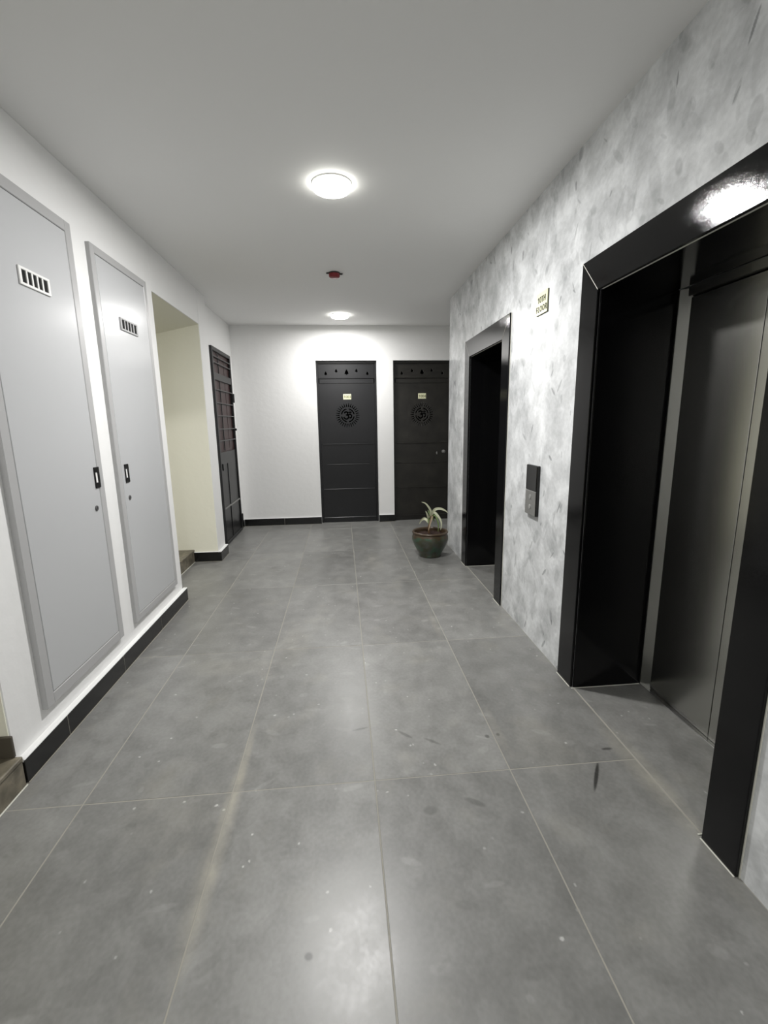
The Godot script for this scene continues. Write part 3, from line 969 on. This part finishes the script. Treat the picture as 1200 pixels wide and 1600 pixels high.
func grille_door() -> void:
	var z0 := -6.725
	var z1 := -5.80
	var t := Node3D.new()
	t.name = "door_3"
	t.position = V(XA, 0, (z0 + z1) / 2)
	add_child(t, true)
	tag(t, "dark metal grille door with a maroon door behind its bars, in the left alcove", "door", "", "structure")
	var h := (z1 - z0) / 2
	var top := 2.455
	var st := mb()
	box(st, V(0.001, 0.008, -h), V(0.034, top, -h + 0.040), 0.003)
	box(st, V(0.001, 0.008, h - 0.040), V(0.034, top, h), 0.003)
	box(st, V(0.001, top - 0.045, -h + 0.038), V(0.034, top, h - 0.038), 0.003)
	box(st, V(0.001, 0.008, -h + 0.038), V(0.034, 0.045, h - 0.038), 0.003)
	build("frame", st, M.grille_metal, t)
	st = mb()
	box(st, V(0.0005, 0.02, -h + 0.03), V(0.004, top - 0.03, h - 0.03), 0.001)
	for i in 3:
		var zc := -h + 0.20 + i * 0.26
		box(st, V(0.003, 1.22, zc - 0.10), V(0.007, top - 0.10, zc + 0.10), 0.002)
	build("inner_door", st, M.maroon, t)
	for y in [2.345, 2.275, 1.955, 1.795, 1.640, 1.475, 1.330]:
		st = mb()
		box(st, V(0.010, y - 0.006, -h + 0.038), V(0.034, y + 0.006, h - 0.038), 0.002)
		build("bar", st, M.grille_bar, t)
	for z in [0.14]:
		st = mb()
		tube(st, [V(0.015, 1.20, z), V(0.015, 1.8, z), V(0.015, top - 0.045, z)], 0.006, 8)
		build("upright_bar", st, M.grille_metal, t)
	st = mb()
	box(st, V(0.012, 2.07, -h + 0.038), V(0.030, 2.155, h - 0.038), 0.003)
	build("rail", st, M.grille_metal, t)
	st = mb()
	box(st, V(0.010, 0.04, -h + 0.038), V(0.018, 1.185, h - 0.038), 0.002)
	build("lower_panel", st, M.grille_metal, t)
	st = mb()
	box(st, V(0.017, 0.05, 0.06), V(0.026, 1.03, 0.085), 0.002)
	build("centre_strip", st, M.door_black, t)
	st = mb()
	box(st, V(0.016, 0.462, -h + 0.038), V(0.030, 0.482, h - 0.038), 0.003)
	build("cross_bar", st, M.button_plate, t)
	st = mb()
	box(st, V(0.017, 0.955, 0.30), V(0.032, 1.04, 0.345), 0.003)
	build("lock_cover", st, M.grille_metal, t)
	for y in [1.89, 0.185]:
		st = mb()
		tube(st, [V(0.040, y - 0.06, -h + 0.008), V(0.040, y, -h + 0.008), V(0.040, y + 0.06, -h + 0.008)], 0.013, 12)
		box(st, V(0.028, y - 0.055, -h + 0.002), V(0.042, y + 0.055, -h + 0.05), 0.002)
		build("hinge", st, M.door_black, t)
	st = mb()
	lathe(st, disc(0.016, 0.022, 0.005), Basis(Vector3(0, 0, 1), -PI / 2), V(0.033, 1.46, -h + 0.02), 16)
	build("knob", st, M.grille_metal, t)

func call_panel() -> void:
	var t := thing("lift_call_panel", V(XR, 0, -2.9465))
	tag(t, "tall lift call panel, black display above a grey button plate, between the lifts", "call panel")
	var st := mb()
	box(st, V(-0.020, 0.888, -0.087), V(0.0, 1.226, 0.087), 0.003)
	build("back_box", st, M.black_plastic, t)
	st = mb()
	box(st, V(-0.023, 1.058, -0.086), V(-0.0195, 1.225, 0.080), 0.002)
	build("display", st, M.display, t)
	st = mb()
	box(st, V(-0.024, 0.889, -0.086), V(-0.0195, 1.055, 0.080), 0.003)
	var bp := build("button_plate", st, M.button_plate, t)
	for y in [1.012, 0.944]:
		st = mb()
		lathe(st, disc(0.016, 0.004, 0.0015), Basis(Vector3(0, 0, 1), PI / 2), V(-0.0237, y, -0.004), 24)
		build("call_button", st, M.call_button, bp)

func floor_sign() -> void:
	var t := thing("floor_sign", V(XR, 2.243, -2.947))
	tag(t, "cream square sign with the floor number, high on the plaster wall between the lifts", "sign")
	var st := mb()
	box(st, V(-0.008, -0.067, -0.083), V(0.0, 0.067, 0.083), 0.002)
	build("edge", st, M.plate_edge, t)
	st = mb()
	box(st, V(-0.0105, -0.065, -0.082), V(-0.0078, 0.066, 0.080), 0.001)
	var pl := build("plate", st, M.plate, t)
	var face := Basis(Vector3.UP, -PI / 2)
	text("10TH", "lettering", 0.036, V(-0.0112, 0.022, 0), face, M.letter, pl)
	text("FLOOR", "lettering", 0.036, V(-0.0112, -0.032, 0), face, M.letter, pl)

func detector() -> void:
	var t := thing("smoke_detector", V(-0.026, HC, -4.62))
	tag(t, "small ceiling detector under a red cap, between the two ceiling lamps", "detector")
	var down := Basis(Vector3.RIGHT, PI)
	var st := mb()
	lathe(st, disc(0.052, 0.012, 0.004), down, Vector3.ZERO, 28)
	box(st, V(-0.075, -0.010, -0.012), V(-0.045, -0.002, 0.012), 0.002)
	box(st, V(0.045, -0.010, -0.030), V(0.078, -0.002, -0.008), 0.002)
	build("base", st, M.dark_base, t)
	st = mb()
	lathe(st, [Vector2(0.0, 0.011), Vector2(0.049, 0.011), Vector2(0.052, 0.013), Vector2(0.050, 0.034), Vector2(0.046, 0.041), Vector2(0.040, 0.044), Vector2(0.0, 0.046)], down, Vector3.ZERO, 28)
	build("cap", st, M.red, t)

func bez(pts: Array, n: int) -> Array:
	var c := Curve3D.new()
	for i in pts.size():
		var d: Vector3 = (pts[mini(i + 1, pts.size() - 1)] - pts[maxi(i - 1, 0)]) / 6.0
		c.add_point(pts[i], -d, d)
	var out := []
	for i in n + 1:
		out.append(c.sample_baked(c.get_baked_length() * i / n, true))
	return out

func leaf(parent: Node, pts: Array, width: float, m: Material) -> void:
	# a strap leaf: folded along its middle, tapering to the tip, with a little thickness
	var line := bez(pts, 16)
	var st := mb()
	for face in [1.0, -1.0]:
		var rows := []
		var norms := []
		for i in line.size():
			var f := float(i) / (line.size() - 1)
			var t: Vector3 = (line[mini(i + 1, line.size() - 1)] - line[maxi(i - 1, 0)]).normalized()
			var side := t.cross(V(0.25, 0.2, 1.0)).normalized()
			var up := side.cross(t).normalized()
			var wd := width * minf(1.0, 0.55 + 1.6 * f) * pow(maxf(0.0, 1.0 - pow(f, 2.6)), 0.8) + 0.0006
			var row := []
			var nr := []
			for j in 7:
				var s := (j - 3) / 3.0
				row.append(line[i] + side * s * wd + up * (absf(s) * wd * 0.42 + face * 0.0012 * (1.0 - s * s)))
				nr.append((up - side * s * 0.45) * face)
			rows.append(row)
			norms.append(nr)
		sheet(st, rows, norms)
	build("leaf", st, m, parent)

func potted_plant() -> void:
	var c := V(0.972, 0, -5.02)
	var t := thing("potted_plant", c)
	tag(t, "green glazed pot with a small drooping plant, on the floor by the far lift", "potted plant")
	var st := mb()
	lathe(st, [Vector2(0.0, 0.001), Vector2(0.112, 0.001), Vector2(0.122, 0.004), Vector2(0.128, 0.016), Vector2(0.129, 0.03), Vector2(0.138, 0.05), Vector2(0.160, 0.09), Vector2(0.184, 0.135), Vector2(0.202, 0.18), Vector2(0.208, 0.21), Vector2(0.206, 0.24), Vector2(0.198, 0.262), Vector2(0.193, 0.272)], Basis.IDENTITY, Vector3.ZERO, 56)
	build("pot", st, M.glaze, t)
	st = mb()
	lathe(st, [Vector2(0.190, 0.266), Vector2(0.198, 0.272), Vector2(0.205, 0.280), Vector2(0.207, 0.288), Vector2(0.203, 0.297), Vector2(0.194, 0.300), Vector2(0.184, 0.297), Vector2(0.180, 0.285), Vector2(0.180, 0.255), Vector2(0.178, 0.238)], Basis.IDENTITY, Vector3.ZERO, 56)
	build("rim", st, M.rim_glaze, t)
	# soil, uneven
	st = mb()
	var rows := []
	var norms := []
	var ns := noise(90, 9.0, 3)
	for i in 9:
		var row := []
		var nr := []
		for k in 33:
			var a := TAU * (k % 32) / 32
			var r := 0.18 * i / 8.0
			row.append(V(cos(a) * r, 0.252 + 0.02 * (1.0 - r / 0.18) + 0.014 * ns.get_noise_2d(cos(a) * r, sin(a) * r), sin(a) * r))
			nr.append(Vector3.UP)
		rows.append(row)
		norms.append(nr)
	sheet(st, rows, norms)
	build("soil", st, M.soil, t)
	# the plant: stem, then strap leaves (positions in the pot's frame)
	var k := 1.1236
	st = mb()
	tube(st, bez([V(-0.012, 0.26, 0.0), V(-0.018, 0.34, 0.0), V(-0.005, 0.40, 0.0), V(0.005, 0.475, 0.0)], 8), [0.012, 0.012, 0.011, 0.011, 0.010, 0.009, 0.008, 0.007, 0.006], 10)
	build("stem", st, M.stem, t)
	var P := func(x: float, y: float, z: float) -> Vector3:
		return V((x - 0.865) * k, y * k, z)
	leaf(t, [P.call(0.86, 0.40, 0), P.call(0.866, 0.47, 0.01), P.call(0.815, 0.549, 0.03), P.call(0.766, 0.572, 0.05)], 0.013, M.leaf)
	leaf(t, [P.call(0.872, 0.42, 0), P.call(0.905, 0.482, 0.01), P.call(0.959, 0.494, 0.02), P.call(1.014, 0.473, 0.03), P.call(1.042, 0.446, 0.03)], 0.016, M.leaf)
	leaf(t, [P.call(0.875, 0.42, 0), P.call(0.90, 0.458, 0.02), P.call(0.94, 0.415, 0.05), P.call(0.962, 0.369, 0.07), P.call(0.963, 0.318, 0.08), P.call(0.956, 0.282, 0.085)], 0.014, M.leaf)
	leaf(t, [P.call(0.872, 0.40, 0), P.call(0.905, 0.432, 0.04), P.call(0.930, 0.355, 0.09), P.call(0.926, 0.27, 0.11)], 0.011, M.leaf_green)
	leaf(t, [P.call(0.855, 0.35, 0), P.call(0.842, 0.393, 0.02), P.call(0.825, 0.444, 0.04), P.call(0.808, 0.482, 0.05)], 0.014, M.leaf)
	leaf(t, [P.call(0.855, 0.34, 0), P.call(0.815, 0.384, -0.03), P.call(0.781, 0.365, -0.06), P.call(0.764, 0.325, -0.07)], 0.016, M.leaf)
	leaf(t, [P.call(0.875, 0.41, 0.0), P.call(0.880, 0.425, 0.03), P.call(0.853, 0.372, 0.08), P.call(0.836, 0.328, 0.11), P.call(0.823, 0.288, 0.125)], 0.012, M.leaf_dry)
	leaf(t, [P.call(0.872, 0.39, 0.0), P.call(0.892, 0.401, -0.03), P.call(0.918, 0.342, -0.06)], 0.011, M.leaf_green)
	leaf(t, [P.call(0.868, 0.40, 0.0), P.call(0.862, 0.44, -0.03), P.call(0.855, 0.46, -0.08), P.call(0.865, 0.42, -0.13)], 0.012, M.leaf_green)
	leaf(t, [P.call(0.865, 0.37, 0.0), P.call(0.85, 0.40, 0.03), P.call(0.835, 0.38, 0.06), P.call(0.835, 0.345, 0.08)], 0.010, M.leaf_green)
